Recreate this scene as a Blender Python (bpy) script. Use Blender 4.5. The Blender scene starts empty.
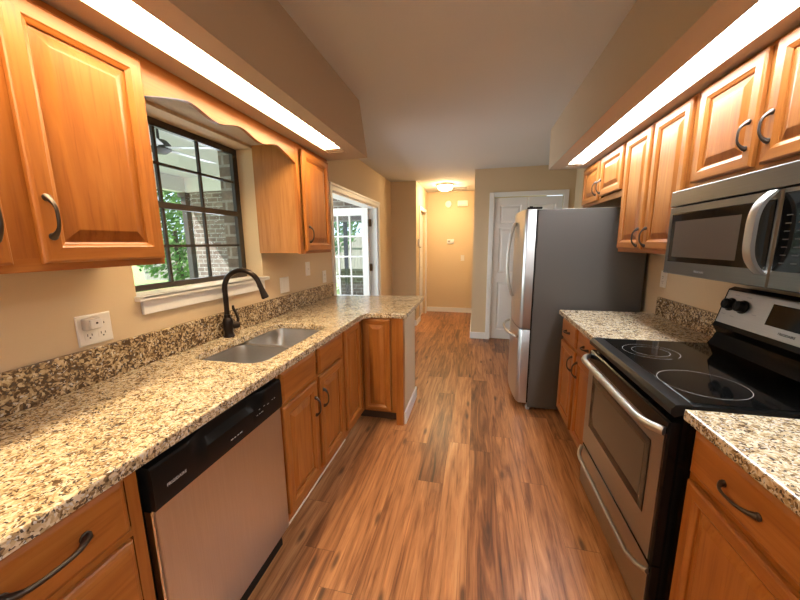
import bpy, bmesh, math, random
from mathutils import Vector, Matrix
random.seed(7)
S = bpy.context.scene
COL = S.collection

# ------------------------------------------------------------------ camera
cd = bpy.data.cameras.new('camera')
cam = bpy.data.objects.new('camera', cd); COL.objects.link(cam)
RT = Vector((0.97485272, 0.22262589, -0.0099948)); UP = Vector((-0.02796324, 0.16669686, 0.98561159)); BK = Vector((0.22108876, -0.96054665, 0.16873023))
cam.matrix_world = Matrix(((RT.x, UP.x, BK.x, 0), (RT.y, UP.y, BK.y, 0), (RT.z, UP.z, BK.z, 1.429), (0, 0, 0, 1)))
cd.sensor_fit = 'HORIZONTAL'; cd.sensor_width = 36.0; cd.lens = 36.0 * 326.359 / 800.0
cd.clip_start = 0.02; cd.clip_end = 200
S.camera = cam

# ------------------------------------------------------------------ world, sun, added light, exposure
W = bpy.data.worlds.new('sky'); S.world = W; W.use_nodes = True
wn = W.node_tree; wn.nodes.clear()
wo = wn.nodes.new('ShaderNodeOutputWorld'); wb = wn.nodes.new('ShaderNodeBackground')
wb.inputs['Color'].default_value = (0.72, 0.86, 1.0, 1); wb.inputs['Strength'].default_value = 1.9
wn.links.new(wb.outputs[0], wo.inputs[0])

def light(name, kind, loc, energy, color, rot=None, size=None, size_y=None, direction=None):
    l = bpy.data.lights.new(name, kind); l.energy = energy; l.color = color
    o = bpy.data.objects.new(name, l); COL.objects.link(o); o.location = loc
    if direction is not None: o.rotation_euler = Vector(direction).to_track_quat('-Z', 'Y').to_euler()
    if kind == 'AREA':
        l.shape = 'RECTANGLE'; l.size = size; l.size_y = size_y
    return o
sun = light('sun', 'SUN', (-8, 0, 8), 13.0, (1, .95, .88), direction=(0.50, 0.36, -0.75)); sun.data.angle = 0.01
# fill added at an unseen rear opening; extra daylight by the porch doorway
light('rear_opening_fill', 'AREA', (0.45, -2.65, 1.48), 12, (1.0, .97, .92), size=1.05, size_y=1.1, direction=(0, 1, -0.02))
light('doorway_daylight', 'AREA', (-2.9, 3.6, 1.3), 48, (.86, .93, 1.0), size=1.2, size_y=1.6, direction=(1, -0.05, 0.28))
LEFT_TUBE, RIGHT_TUBE, HALL_LAMP = 46.0, 37.0, 150.0
LEFT_COL, RIGHT_COL, HALL_COL = (1.0, .76, .45), (.93, .97, 1.0), (1.0, .72, .38)
S.view_settings.view_transform = 'Standard'; S.view_settings.look = 'None'
S.view_settings.gamma = 1.0; S.view_settings.use_curve_mapping = False
S.view_settings.exposure = 0.0

# ------------------------------------------------------------------ materials
def mat(name):
    m = bpy.data.materials.new(name); m.use_nodes = True
    nt = m.node_tree; b = nt.nodes['Principled BSDF']
    return m, nt, b
def N(nt, typ, **kw):
    n = nt.nodes.new(typ)
    for k, v in kw.items(): setattr(n, k, v)
    return n
def plain(name, col, rough=.5, metal=0., spec=.5, bump=0., bscale=200., coat=0.):
    m, nt, b = mat(name)
    b.inputs['Base Color'].default_value = (*col, 1); b.inputs['Roughness'].default_value = rough
    b.inputs['Metallic'].default_value = metal; b.inputs['Specular IOR Level'].default_value = spec
    b.inputs['Coat Weight'].default_value = coat; b.inputs['Coat Roughness'].default_value = .05
    if bump:
        tc = N(nt, 'ShaderNodeTexCoord'); no = N(nt, 'ShaderNodeTexNoise'); bp = N(nt, 'ShaderNodeBump')
        no.inputs['Scale'].default_value = bscale; no.inputs['Detail'].default_value = 3
        bp.inputs['Strength'].default_value = bump; bp.inputs['Distance'].default_value = .002
        nt.links.new(tc.outputs['Object'], no.inputs['Vector']); nt.links.new(no.outputs['Fac'], bp.inputs['Height'])
        nt.links.new(bp.outputs['Normal'], b.inputs['Normal'])
    return m
def ramp(nt, stops):
    r = N(nt, 'ShaderNodeValToRGB'); cr = r.color_ramp
    while len(cr.elements) < len(stops): cr.elements.new(0.5)
    for e, (p, c) in zip(cr.elements, stops): e.position = p; e.color = (*c, 1)
    return r
def mapping(nt, scale, coord='Object'):
    tc = N(nt, 'ShaderNodeTexCoord'); mp = N(nt, 'ShaderNodeMapping'); mp.inputs['Scale'].default_value = scale
    nt.links.new(tc.outputs[coord], mp.inputs['Vector']); return mp.outputs['Vector']
def noise(nt, vec, scale, detail=4, rough=.55, dist=0.):
    n = N(nt, 'ShaderNodeTexNoise'); n.inputs['Scale'].default_value = scale; n.inputs['Detail'].default_value = detail
    n.inputs['Roughness'].default_value = rough; n.inputs['Distortion'].default_value = dist
    nt.links.new(vec, n.inputs['Vector']); return n.outputs['Fac']
def mix(nt, fac, a, b, blend='MIX'):
    m = N(nt, 'ShaderNodeMix', data_type='RGBA', blend_type=blend)
    if isinstance(fac, (int, float)): m.inputs[0].default_value = fac
    else: nt.links.new(fac, m.inputs[0])
    for i, v in ((6, a), (7, b)):
        if isinstance(v, tuple): m.inputs[i].default_value = (*v, 1)
        else: nt.links.new(v, m.inputs[i])
    return m.outputs[2]
def mth(nt, op, a, b=None, c=None):
    m = N(nt, 'ShaderNodeMath', operation=op)
    for i, v in enumerate((a, b, c)):
        if v is None: continue
        if isinstance(v, (int, float)): m.inputs[i].default_value = v
        else: nt.links.new(v, m.inputs[i])
    return m.outputs[0]

def wood(name, axis, c0, c1, c2, rough=.36):
    m, nt, b = mat(name)
    lo, hi = 1.3, 14.0
    sc = [hi, hi, hi]; sc['xyz'.index(axis)] = lo
    v = mapping(nt, tuple(sc))
    f = noise(nt, v, 1.0, 5, .6, 1.2)
    r = ramp(nt, [(.25, c0), (.5, c1), (.78, c2)]); nt.links.new(f, r.inputs[0])
    sc2 = [110.0] * 3; sc2['xyz'.index(axis)] = 5.0
    f2 = noise(nt, mapping(nt, tuple(sc2)), 1.0, 2, .5)
    r2 = ramp(nt, [(.32, (.72, .62, .55)), (.47, (1, 1, 1))]); nt.links.new(f2, r2.inputs[0])
    col = mix(nt, .55, r.outputs[0], r2.outputs[0], 'MULTIPLY')
    nt.links.new(col, b.inputs['Base Color']); b.inputs['Roughness'].default_value = rough
    b.inputs['Specular IOR Level'].default_value = .45
    return m
WC = ((.255, .074, .012), (.352, .120, .021), (.43, .168, .040))
M = {}
for ax in 'xyz': M['wood_' + ax] = wood('honey_wood_grain_' + ax, ax, *WC)
M['wood_side'] = wood('oak_veneer', 'z', (.31, .122, .028), (.41, .175, .045), (.48, .222, .07), .42)
M['wood_dark'] = plain('toe_kick_wood', (.06, .028, .012), .6)

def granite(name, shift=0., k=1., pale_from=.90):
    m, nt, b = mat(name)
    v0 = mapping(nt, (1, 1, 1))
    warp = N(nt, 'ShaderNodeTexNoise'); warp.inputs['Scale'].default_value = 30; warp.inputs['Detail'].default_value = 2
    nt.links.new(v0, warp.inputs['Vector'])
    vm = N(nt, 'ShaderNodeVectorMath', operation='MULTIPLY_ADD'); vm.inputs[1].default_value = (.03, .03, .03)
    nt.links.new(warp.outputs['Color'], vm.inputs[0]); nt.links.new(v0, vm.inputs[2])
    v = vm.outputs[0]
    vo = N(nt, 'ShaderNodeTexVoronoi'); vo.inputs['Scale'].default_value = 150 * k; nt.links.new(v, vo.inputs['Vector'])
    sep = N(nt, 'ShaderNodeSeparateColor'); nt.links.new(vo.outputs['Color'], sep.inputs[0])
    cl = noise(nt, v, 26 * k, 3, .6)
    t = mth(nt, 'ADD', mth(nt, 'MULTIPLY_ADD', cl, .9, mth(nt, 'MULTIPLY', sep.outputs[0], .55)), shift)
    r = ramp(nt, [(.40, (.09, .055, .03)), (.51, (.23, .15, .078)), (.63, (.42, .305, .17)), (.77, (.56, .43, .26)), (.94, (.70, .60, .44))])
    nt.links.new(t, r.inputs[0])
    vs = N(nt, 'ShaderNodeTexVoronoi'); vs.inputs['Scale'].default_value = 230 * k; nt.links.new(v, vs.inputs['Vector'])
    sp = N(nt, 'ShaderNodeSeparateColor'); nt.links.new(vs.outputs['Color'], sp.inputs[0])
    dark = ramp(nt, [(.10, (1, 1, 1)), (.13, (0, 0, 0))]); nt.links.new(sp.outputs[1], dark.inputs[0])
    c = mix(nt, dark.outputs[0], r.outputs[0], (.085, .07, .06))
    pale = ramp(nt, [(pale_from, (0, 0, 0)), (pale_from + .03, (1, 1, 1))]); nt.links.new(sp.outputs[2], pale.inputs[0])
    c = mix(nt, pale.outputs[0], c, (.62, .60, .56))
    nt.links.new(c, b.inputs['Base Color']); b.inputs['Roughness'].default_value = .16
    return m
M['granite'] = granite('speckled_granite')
M['granite_shaded'] = granite('shade_darkened_granite', -.17, .85, .96)  # same stone for the backsplashes, shade put into a darker, browner colour

def floor_mat():
    m, nt, b = mat('vinyl_plank_floor')
    tc = N(nt, 'ShaderNodeTexCoord'); sx = N(nt, 'ShaderNodeSeparateXYZ'); nt.links.new(tc.outputs['Object'], sx.inputs[0])
    X, Y = sx.outputs[0], sx.outputs[1]
    u = mth(nt, 'DIVIDE', X, .152); row = mth(nt, 'FLOOR', u)
    wr = N(nt, 'ShaderNodeTexWhiteNoise', noise_dimensions='1D'); nt.links.new(row, wr.inputs['W'])
    vv = mth(nt, 'ADD', mth(nt, 'DIVIDE', Y, 1.22), mth(nt, 'MULTIPLY', wr.outputs['Value'], 7.3))
    pl = mth(nt, 'FLOOR', vv)
    cb = N(nt, 'ShaderNodeCombineXYZ'); nt.links.new(row, cb.inputs[0]); nt.links.new(pl, cb.inputs[1])
    wp = N(nt, 'ShaderNodeTexWhiteNoise', noise_dimensions='2D'); nt.links.new(cb.outputs[0], wp.inputs['Vector'])
    # grain, shifted from plank to plank
    g = N(nt, 'ShaderNodeCombineXYZ')
    nt.links.new(mth(nt, 'MULTIPLY', X, 15.), g.inputs[0]); nt.links.new(mth(nt, 'MULTIPLY', Y, 1.25), g.inputs[1])
    nt.links.new(mth(nt, 'MULTIPLY', wp.outputs['Value'], 40.), g.inputs[2])
    f = noise(nt, g.outputs[0], 1., 6, .62, 1.6)
    tone = mth(nt, 'ADD', f, mth(nt, 'MULTIPLY', mth(nt, 'SUBTRACT', wp.outputs['Value'], .5), .24))
    r = ramp(nt, [(.20, (.07, .027, .012)), (.37, (.205, .078, .030)), (.52, (.375, .155, .060)), (.66, (.485, .220, .090)), (.85, (.56, .30, .145))])
    nt.links.new(tone, r.inputs[0])
    g2 = N(nt, 'ShaderNodeCombineXYZ')
    nt.links.new(mth(nt, 'MULTIPLY', X, 85.), g2.inputs[0]); nt.links.new(mth(nt, 'MULTIPLY', Y, 3.2), g2.inputs[1])
    nt.links.new(mth(nt, 'MULTIPLY', wp.outputs['Value'], 17.), g2.inputs[2])
    f2 = noise(nt, g2.outputs[0], 1., 3, .6)
    r2 = ramp(nt, [(.33, (.50, .42, .36)), (.46, (.95, .95, .95)), (.6, (1, 1, 1)), (.72, (1.40, 1.36, 1.28))]); nt.links.new(f2, r2.inputs[0])
    c = mix(nt, .75, r.outputs[0], r2.outputs[0], 'MULTIPLY')
    # knots
    gk = N(nt, 'ShaderNodeCombineXYZ')
    nt.links.new(mth(nt, 'MULTIPLY', X, 9.), gk.inputs[0]); nt.links.new(mth(nt, 'MULTIPLY_ADD', Y, 2.4, mth(nt, 'MULTIPLY', wp.outputs['Value'], 37.)), gk.inputs[1])
    vk = N(nt, 'ShaderNodeTexVoronoi', voronoi_dimensions='2D'); vk.inputs['Scale'].default_value = 1.; nt.links.new(gk.outputs[0], vk.inputs['Vector'])
    rk = ramp(nt, [(.05, (1, 1, 1)), (.15, (0, 0, 0))]); nt.links.new(vk.outputs['Distance'], rk.inputs[0])
    sk = N(nt, 'ShaderNodeSeparateColor'); nt.links.new(vk.outputs['Color'], sk.inputs[0])
    c = mix(nt, mth(nt, 'MULTIPLY', mth(nt, 'MULTIPLY', rk.outputs[0], mth(nt, 'GREATER_THAN', sk.outputs[0], .72)), .75), c, (.045, .02, .012))
    # seams
    fu = mth(nt, 'FRACT', u); fv = mth(nt, 'FRACT', vv)
    e = mth(nt, 'MAXIMUM', mth(nt, 'LESS_THAN', fu, .014), mth(nt, 'LESS_THAN', fv, .0022))
    c = mix(nt, mth(nt, 'MULTIPLY', e, .55), c, (.05, .025, .015))
    nt.links.new(c, b.inputs['Base Color'])
    b.inputs['Roughness'].default_value = .34; b.inputs['Specular IOR Level'].default_value = .42
    return m
M['floor'] = floor_mat()

def brick(name, c1, c2, mortar):
    m, nt, b = mat(name)
    tc = N(nt, 'ShaderNodeTexCoord'); sx = N(nt, 'ShaderNodeSeparateXYZ'); nt.links.new(tc.outputs['Object'], sx.inputs[0])
    cb = N(nt, 'ShaderNodeCombineXYZ'); nt.links.new(mth(nt, 'ADD', sx.outputs[0], sx.outputs[1]), cb.inputs[0]); nt.links.new(sx.outputs[2], cb.inputs[1])
    br = N(nt, 'ShaderNodeTexBrick'); br.inputs['Scale'].default_value = 1.0
    br.inputs['Brick Width'].default_value = .21; br.inputs['Row Height'].default_value = .075; br.inputs['Mortar Size'].default_value = .009
    br.inputs['Color1'].default_value = (*c1, 1); br.inputs['Color2'].default_value = (*c2, 1); br.inputs['Mortar'].default_value = (*mortar, 1)
    nt.links.new(cb.outputs[0], br.inputs['Vector'])
    n = noise(nt, tc.outputs['Object'], 22, 4); r = ramp(nt, [(.3, (.6, .6, .6)), (.7, (1.1, 1.1, 1.1))]); nt.links.new(n, r.inputs[0])
    nt.links.new(mix(nt, .8, br.outputs['Color'], r.outputs[0], 'MULTIPLY'), b.inputs['Base Color'])
    b.inputs['Roughness'].default_value = .9
    return m
M['brick'] = brick('porch_brick', (.30, .24, .20), (.19, .14, .12), (.40, .38, .35))

def emis(name, col, strength):
    m = bpy.data.materials.new(name); m.use_nodes = True; nt = m.node_tree; nt.nodes.clear()
    o = N(nt, 'ShaderNodeOutputMaterial'); e = N(nt, 'ShaderNodeEmission')
    e.inputs[0].default_value = (*col, 1); e.inputs[1].default_value = strength
    nt.links.new(e.outputs[0], o.inputs[0]); return m
M['tube_l'] = emis('lit_diffuser_warm', LEFT_COL, LEFT_TUBE)
M['tube_r'] = emis('lit_diffuser_white', RIGHT_COL, RIGHT_TUBE)
M['hall_lamp'] = emis('lit_glass_dome', HALL_COL, HALL_LAMP)

def glass(name, tint=(1, 1, 1), refl=.12):
    m = bpy.data.materials.new(name); m.use_nodes = True; nt = m.node_tree; nt.nodes.clear()
    o = N(nt, 'ShaderNodeOutputMaterial'); t = N(nt, 'ShaderNodeBsdfTransparent'); g = N(nt, 'ShaderNodeBsdfGlossy')
    t.inputs[0].default_value = (*tint, 1); g.inputs['Roughness'].default_value = .02
    f = N(nt, 'ShaderNodeLayerWeight'); f.inputs[0].default_value = .5
    mx = N(nt, 'ShaderNodeMixShader'); nt.links.new(mth(nt, 'MULTIPLY_ADD', mth(nt, 'POWER', f.outputs['Facing'], 4.), .5, .03), mx.inputs[0])
    nt.links.new(t.outputs[0], mx.inputs[1]); nt.links.new(g.outputs[0], mx.inputs[2]); nt.links.new(mx.outputs[0], o.inputs[0])
    return m
M['glass'] = glass('window_glass', (.95, .97, .98))

def steel(name, col, rough, axis='y'):
    m, nt, b = mat(name)
    sc = [900.0] * 3; sc['xyz'.index(axis)] = 6.0
    f = noise(nt, mapping(nt, tuple(sc)), 1., 2)
    r = ramp(nt, [(.3, tuple(c * .93 for c in col)), (.7, tuple(min(1, c * 1.05) for c in col))]); nt.links.new(f, r.inputs[0])
    nt.links.new(r.outputs[0], b.inputs['Base Color'])
    b.inputs['Metallic'].default_value = 1; b.inputs['Roughness'].default_value = rough
    return m
M['steel'] = steel('brushed_stainless', (.36, .35, .335), .30)
M['steel_mw'] = steel('dark_brushed_stainless', (.17, .167, .163), .32)
M['fascia'] = steel('light_brushed_stainless', (.52, .50, .48), .36)
M['handle_steel'] = plain('satin_steel', (.46, .44, .41), .38, 1.)
M['steel_v'] = steel('brushed_stainless_upright', (.57, .58, .59), .30, 'z')
M['chrome'] = plain('polished_steel', (.72, .70, .68), .16, 1.)
M['sink_steel'] = steel('satin_sink_steel', (.55, .54, .52), .30, 'y')
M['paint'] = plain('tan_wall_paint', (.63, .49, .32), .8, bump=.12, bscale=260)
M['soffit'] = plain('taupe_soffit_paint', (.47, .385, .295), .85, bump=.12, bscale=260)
M['ceil'] = plain('ceiling_paint', (.64, .63, .62), .9, bump=.25, bscale=120)
M['white'] = plain('white_trim_paint', (.80, .79, .78), .4)
M['cream'] = plain('cream_trim_paint', (.78, .70, .57), .5)
M['plate'] = plain('white_plastic', (.80, .77, .72), .35)
M['socket'] = plain('dark_slot', (.03, .03, .03), .6)
M['black'] = plain('black_gloss_enamel', (.005, .005, .005), .16, spec=.16)
M['black_sat'] = plain('black_satin_plastic', (.008, .0075, .007), .30, spec=.14)
M['black_glass'] = plain('black_ceramic_glass', (.004, .004, .004), .06, spec=.16)
M['oven_glass'] = plain('smoked_oven_glass', (.016, .012, .010), .10, spec=.25)
M['mw_mesh'] = plain('smoked_screen_glass', (.085, .070, .058), .18, spec=.3)
M['ring'] = plain('burner_marking', (.30, .29, .28), .4)
M['bronze'] = plain('oil_rubbed_bronze', (.030, .021, .017), .30, .75)
M['pull'] = plain('dark_pewter_pull', (.075, .06, .052), .30, .85)
M['fridge_side'] = plain('charcoal_grey_appliance_paint', (.088, .080, .073), .36, .1, bump=.1, bscale=500)
M['grey_pl'] = plain('grey_plastic', (.32, .32, .32), .5)
M['key'] = plain('dim_key_print', (.035, .037, .04), .4)
M['adapter'] = plain('off_white_plastic', (.60, .57, .53), .4)
M['mark'] = plain('pale_print', (.62, .62, .62), .4)
M['win_frame'] = plain('dark_bronze_window_frame', (.035, .026, .020), .45)
M['hinge'] = plain('antique_brass', (.14, .08, .04), .4, .8)
M['porch_ceiling'] = plain('porch_ceiling_paint', (.62, .63, .65), .8)
M['concrete'] = plain('porch_concrete', (.60, .58, .55), .9, bump=.3, bscale=60)
M['fence'] = wood('weathered_fence_wood', 'z', (.22, .20, .18), (.33, .31, .28), (.42, .40, .37), .9)
M['post'] = plain('dark_post_paint', (.06, .055, .05), .6)
M['bark'] = plain('tree_bark', (.10, .07, .05), .9, bump=.6, bscale=40)
def leafmat(name, a, b_):
    m, nt, b = mat(name)
    f = noise(nt, mapping(nt, (1, 1, 1)), 5., 3); r = ramp(nt, [(.35, a), (.65, b_)]); nt.links.new(f, r.inputs[0])
    nt.links.new(r.outputs[0], b.inputs['Base Color']); b.inputs['Roughness'].default_value = .7
    return m
M['leaf'] = leafmat('green_leaves', (.06, .16, .035), (.20, .34, .10))
M['grass'] = leafmat('lawn_grass', (.17, .30, .08), (.32, .42, .16))

# ------------------------------------------------------------------ geometry helpers
LOC = {}
def tag(o, label=None, cat=None, group=None, kind=None):
    if label: o['label'] = label
    if cat: o['category'] = cat
    if group: o['group'] = group
    if kind: o['kind'] = kind
    return o
def thing(name, label, cat, loc, group=None, kind=None):
    o = bpy.data.objects.new(name, None); COL.objects.link(o); o.location = loc; o.empty_display_size = .05
    LOC[o] = Vector(loc); return tag(o, label, cat, group, kind)

class B:
    def __init__(s): s.bm = bmesh.new()
    def box(s, x0, x1, y0, y1, z0, z1, bev=0., seg=2, mi=0):
        x0, x1 = sorted((x0, x1)); y0, y1 = sorted((y0, y1)); z0, z1 = sorted((z0, z1))
        v = [s.bm.verts.new(p) for p in ((x0, y0, z0), (x1, y0, z0), (x1, y1, z0), (x0, y1, z0), (x0, y0, z1), (x1, y0, z1), (x1, y1, z1), (x0, y1, z1))]
        fs = [s.bm.faces.new([v[i] for i in q]) for q in ((0, 3, 2, 1), (4, 5, 6, 7), (0, 1, 5, 4), (1, 2, 6, 5), (2, 3, 7, 6), (3, 0, 4, 7))]
        for f in fs: f.material_index = mi
        if bev:
            es = list({e for f in fs for e in f.edges})
            r = bmesh.ops.bevel(s.bm, geom=es, offset=bev, segments=seg, affect='EDGES', profile=.5)
            for f in r['faces']: f.material_index = mi
        return s
    def prism(s, poly, axis, a, b, mi=0, bev=0.):
        # poly: list of 2D points in the plane of the other two axes (in xyz order)
        def P(p, t):
            c = list(p); c.insert('xyz'.index(axis), t); return c
        va = [s.bm.verts.new(P(p, a)) for p in poly]; vb = [s.bm.verts.new(P(p, b)) for p in poly]
        n = len(poly); fs = [s.bm.faces.new(va[::-1]), s.bm.faces.new(vb)]
        for i in range(n): fs.append(s.bm.faces.new([va[i], va[(i + 1) % n], vb[(i + 1) % n], vb[i]]))
        for f in fs: f.material_index = mi
        if bev:
            es = [e for e in set(fs[0].edges) | set(fs[1].edges)]
            bmesh.ops.bevel(s.bm, geom=es, offset=bev, segments=2, affect='EDGES', profile=.5)
        return s
    def rings(s, P, u0, u1, v0, v1, prof, cap=True, back=True, loop=False, side_mi=None):
        """concentric rectangles (inset, w) through the frame function P(u,v,w)"""
        L = []
        for ins, w in prof:
            L.append([s.bm.verts.new(P(*q, w)) for q in ((u0 + ins, v0 + ins), (u1 - ins, v0 + ins), (u1 - ins, v1 - ins), (u0 + ins, v1 - ins))])
        K = len(L); pairs = [(i, i + 1) for i in range(K - 1)] + ([(K - 1, 0)] if loop else [])
        for a, b in pairs:
            for k in range(4):
                f = s.bm.faces.new([L[a][k], L[a][(k + 1) % 4], L[b][(k + 1) % 4], L[b][k]])
                if side_mi and k in (0, 2): f.material_index = side_mi
        if not loop:
            if cap: s.bm.faces.new(L[-1])
            if back: s.bm.faces.new(L[0][::-1])
        return s
    def tube(s, pts, rad, seg=10, closed=False, flat=None):
        pts = [Vector(p) for p in pts]; n = len(pts)
        if not hasattr(rad, '__len__'): rad = [rad] * n
        rings = []; ref = None
        for i, p in enumerate(pts):
            t = (pts[(i + 1) % n] - pts[i - 1]) if (closed or 0 < i < n - 1) else (pts[1] - pts[0] if i == 0 else pts[-1] - pts[-2])
            t.normalize()
            if ref is None:
                ref = Vector((0, 0, 1)) if abs(t.z) < .9 else Vector((1, 0, 0))
                ref = (ref - t * ref.dot(t)).normalized()
            else: ref = (ref - t * ref.dot(t)).normalized()
            bi = t.cross(ref)
            rings.append([s.bm.verts.new(p + (ref * math.cos(a) + bi * math.sin(a)) * rad[i]) for a in (2 * math.pi * k / seg for k in range(seg))])
        for i in range(n if closed else n - 1):
            a, b = rings[i], rings[(i + 1) % n]
            for k in range(seg): s.bm.faces.new([a[k], a[(k + 1) % seg], b[(k + 1) % seg], b[k]])
        if not closed:
            s.bm.faces.new(rings[0][::-1]); s.bm.faces.new(rings[-1])
        return s
    def lathe(s, prof, c, axis=(0, 0, 1), seg=24):
        q = Vector((0, 0, 1)).rotation_difference(Vector(axis)); c = Vector(c); L = []
        for r, h in prof:
            L.append([s.bm.verts.new(c + q @ Vector((r * math.cos(a), r * math.sin(a), h))) for a in (2 * math.pi * k / seg for k in range(seg))] if r > 1e-6 else [s.bm.verts.new(c + q @ Vector((0, 0, h)))])
        for a, b in zip(L, L[1:]):
            for k in range(seg):
                va = [a[k], a[(k + 1) % seg]] if len(a) > 1 else [a[0]]
                vb = [b[(k + 1) % seg], b[k]] if len(b) > 1 else [b[0]]
                if len(va + vb) > 2: s.bm.faces.new(va + vb)
        for e in (L[0], L[-1]):
            if len(e) > 1: s.bm.faces.new(e)
        return s
    def sheet(s, grid):
        V = [[s.bm.verts.new(p) for p in row] for row in grid]
        for i in range(len(V) - 1):
            for j in range(len(V[0]) - 1): s.bm.faces.new([V[i][j], V[i][j + 1], V[i + 1][j + 1], V[i + 1][j]])
        return s
    def obj(s, name, mats, parent=None, smooth=False, origin=None):
        bmesh.ops.recalc_face_normals(s.bm, faces=s.bm.faces[:])
        o0 = LOC[parent] if parent else Vector(origin or (0, 0, 0))
        bmesh.ops.translate(s.bm, verts=s.bm.verts[:], vec=-o0)
        me = bpy.data.meshes.new(name); s.bm.to_mesh(me); s.bm.free()
        for m in (mats if isinstance(mats, (list, tuple)) else [mats]): me.materials.append(m)
        if smooth:
            for p in me.polygons: p.use_smooth = True
            me.set_sharp_from_angle(angle=math.radians(38))
        o = bpy.data.objects.new(name, me); COL.objects.link(o); LOC[o] = o0
        if parent: o.parent = parent
        else: o.location = o0
        return o

def text(s, name, P, u, v, w, size, m, parent, flip=1):
    cu = bpy.data.curves.new(name, 'FONT'); cu.body = s; cu.size = size; cu.extrude = .0004; cu.align_x = 'CENTER'; cu.align_y = 'CENTER'; cu.resolution_u = 2
    t = bpy.data.objects.new(name, cu); COL.objects.link(t)
    dg = bpy.context.evaluated_depsgraph_get(); me = bpy.data.meshes.new_from_object(t.evaluated_get(dg))
    COL.objects.unlink(t); bpy.data.objects.remove(t); bpy.data.curves.remove(cu)
    b = B(); b.bm.from_mesh(me); bpy.data.meshes.remove(me)
    for q in b.bm.verts: q.co = Vector(P(u + flip * q.co.x, v + q.co.y, w + q.co.z))
    return b.obj(name, m, parent)

def facing(f, plane):
    if f == '+x': return lambda u, v, w: (plane + w, u, v)
    if f == '-x': return lambda u, v, w: (plane - w, u, v)
    if f == '-y': return lambda u, v, w: (u, plane - w, v)

def pull(parent, P, u, v, L=.10, horiz=False, base=.02, m='pull', wide=1., name='handle'):
    """bow pull with flared feet, centred on (u,v)"""
    b = B(); pts = []; rad = []
    K = 15
    for i in range(K):
        t = -1 + 2 * i / (K - 1)
        w = base + .004 + .026 * (1 - abs(t) ** 3.2)
        d = t * L / 2
        pts.append(P(u + d, v, w) if horiz else P(u, v + d, w)); rad.append((.0042 + .0050 * abs(t) ** 5) * wide)
    b.tube(pts, rad, 10)
    for t in (-1, 1):
        d = t * L * .5
        c = Vector(P(u + d, v, base)) if horiz else Vector(P(u, v + d, base))
        ax = Vector(P(0, 0, 1)) - Vector(P(0, 0, 0))
        b.lathe([(.0001, -.001), (.010 * wide, -.001), (.010 * wide, .003), (.006 * wide, .007), (.0001, .008)], c, ax, 12)
    return b.obj(name, M[m], parent, True)

def door(parent, f, plane, u0, u1, v0, v1, handle=None, rail=.055, name='door'):
    P = facing(f, plane); hx = 'wood_x' if f == '-y' else 'wood_y'
    b = B()
    b.rings(P, u0, u1, v0, v1, [(0, .001), (0, .013), (.003, .017), (.008, .020), (rail - .014, .020), (rail - .010, .017), (rail - .004, .014), (rail, .011), (rail, .001)], loop=True, side_mi=1)
    d = b.obj(name, [M['wood_z'], M[hx]], parent)
    p = B(); r = rail - .002
    p.rings(P, u0, u1, v0, v1, [(r, .002), (r, .006), (r + .008, .006), (r + .036, .016), (r + .039, .0165)], cap=True)
    p.obj('panel', M['wood_z'], d)
    if handle: pull(d, P, *handle)
    return d
def drawer(parent, f, plane, u0, u1, v0, v1, handle=None, L=.10, wide=1., name='drawer'):
    P = facing(f, plane); hx = 'wood_x' if f == '-y' else 'wood_y'
    b = B(); b.rings(P, u0, u1, v0, v1, [(0, .001), (0, .011), (.004, .015), (.012, .019), (.016, .020)])
    d = b.obj(name, M[hx], parent)
    if handle: pull(d, P, *handle, L=L, horiz=True, wide=wide)
    return d

# ------------------------------------------------------------------ room shell
XL, XR, ZC = -1.418, 1.278, 2.455
XW = -1.575                      # outer face of the left wall
Y0, YP, YB = -2.6, 4.95, 6.85
def struct(b, name, m, label, cat, **k): return tag(b.obj(name, m, **k), label, cat, kind='structure')
struct(B().box(-1.418, 1.278, Y0, YB + .1, -.08, 0), 'floor', M['floor'], 'brown wood plank floor running down the kitchen into the hall', 'floor')
struct(B().box(XW, XR + .12, Y0 - .12, YB + .12, ZC, ZC + .1), 'ceiling', M['ceil'], 'pale painted ceiling over kitchen and hall', 'ceiling')
WY0, WY1, WZ0, WZ1 = 1.10, 1.972, 1.205, 2.045     # kitchen window opening
DY0, DY1, DZ = 3.145, 4.72, 1.962                    # doorway to the porch
b = B()
b.box(XW, XL, Y0, WY0, -.08, ZC); b.box(XW, XL, WY0, WY1, -.08, WZ0); b.box(XW, XL, WY0, WY1, WZ1, ZC)
b.box(XW, XL, WY1, DY0, -.08, ZC); b.box(XW, XL, DY0, DY1, DZ, ZC); b.box(XW, XL, DY1, 5.55, -.08, ZC)
struct(b, 'wall_left', M['paint'], 'tan left wall with the sink window and porch doorway', 'wall')
struct(B().box(XR, XR + .12, Y0, 5.05, -.08, ZC), 'wall_right', M['paint'], 'tan right wall behind range and microwave', 'wall')
b = B(); b.box(-.035, .235, YP, YP + .11, -.08, ZC); b.box(1.15, XR, YP, YP + .11, -.08, ZC); b.box(.235, 1.15, YP, YP + .11, 2.075, ZC)
b.box(-.035, .075, YP + .11, YB, -.08, ZC)
struct(b, 'wall_pantry', M['paint'], 'tan wall around the white bifold pantry door, turning into the hall', 'wall')
struct(B().box(-1.1, XR, YB, YB + .12, -.08, ZC), 'wall_hall_end', M['paint'], 'tan end wall of the hall with thermostat and detectors', 'wall')
b = B(); b.box(XW, -.985, 5.55, 5.66, -.08, ZC)
b.box(-1.095, -.985, 5.66, 5.93, -.08, ZC); b.box(-1.095, -.985, 6.60, YB, -.08, ZC); b.box(-1.095, -.985, 5.93, 6.60, 2.03, ZC)
struct(b, 'wall_hall_left', M['paint'], 'tan wall jutting out at the left mouth of the hall', 'wall')
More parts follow.
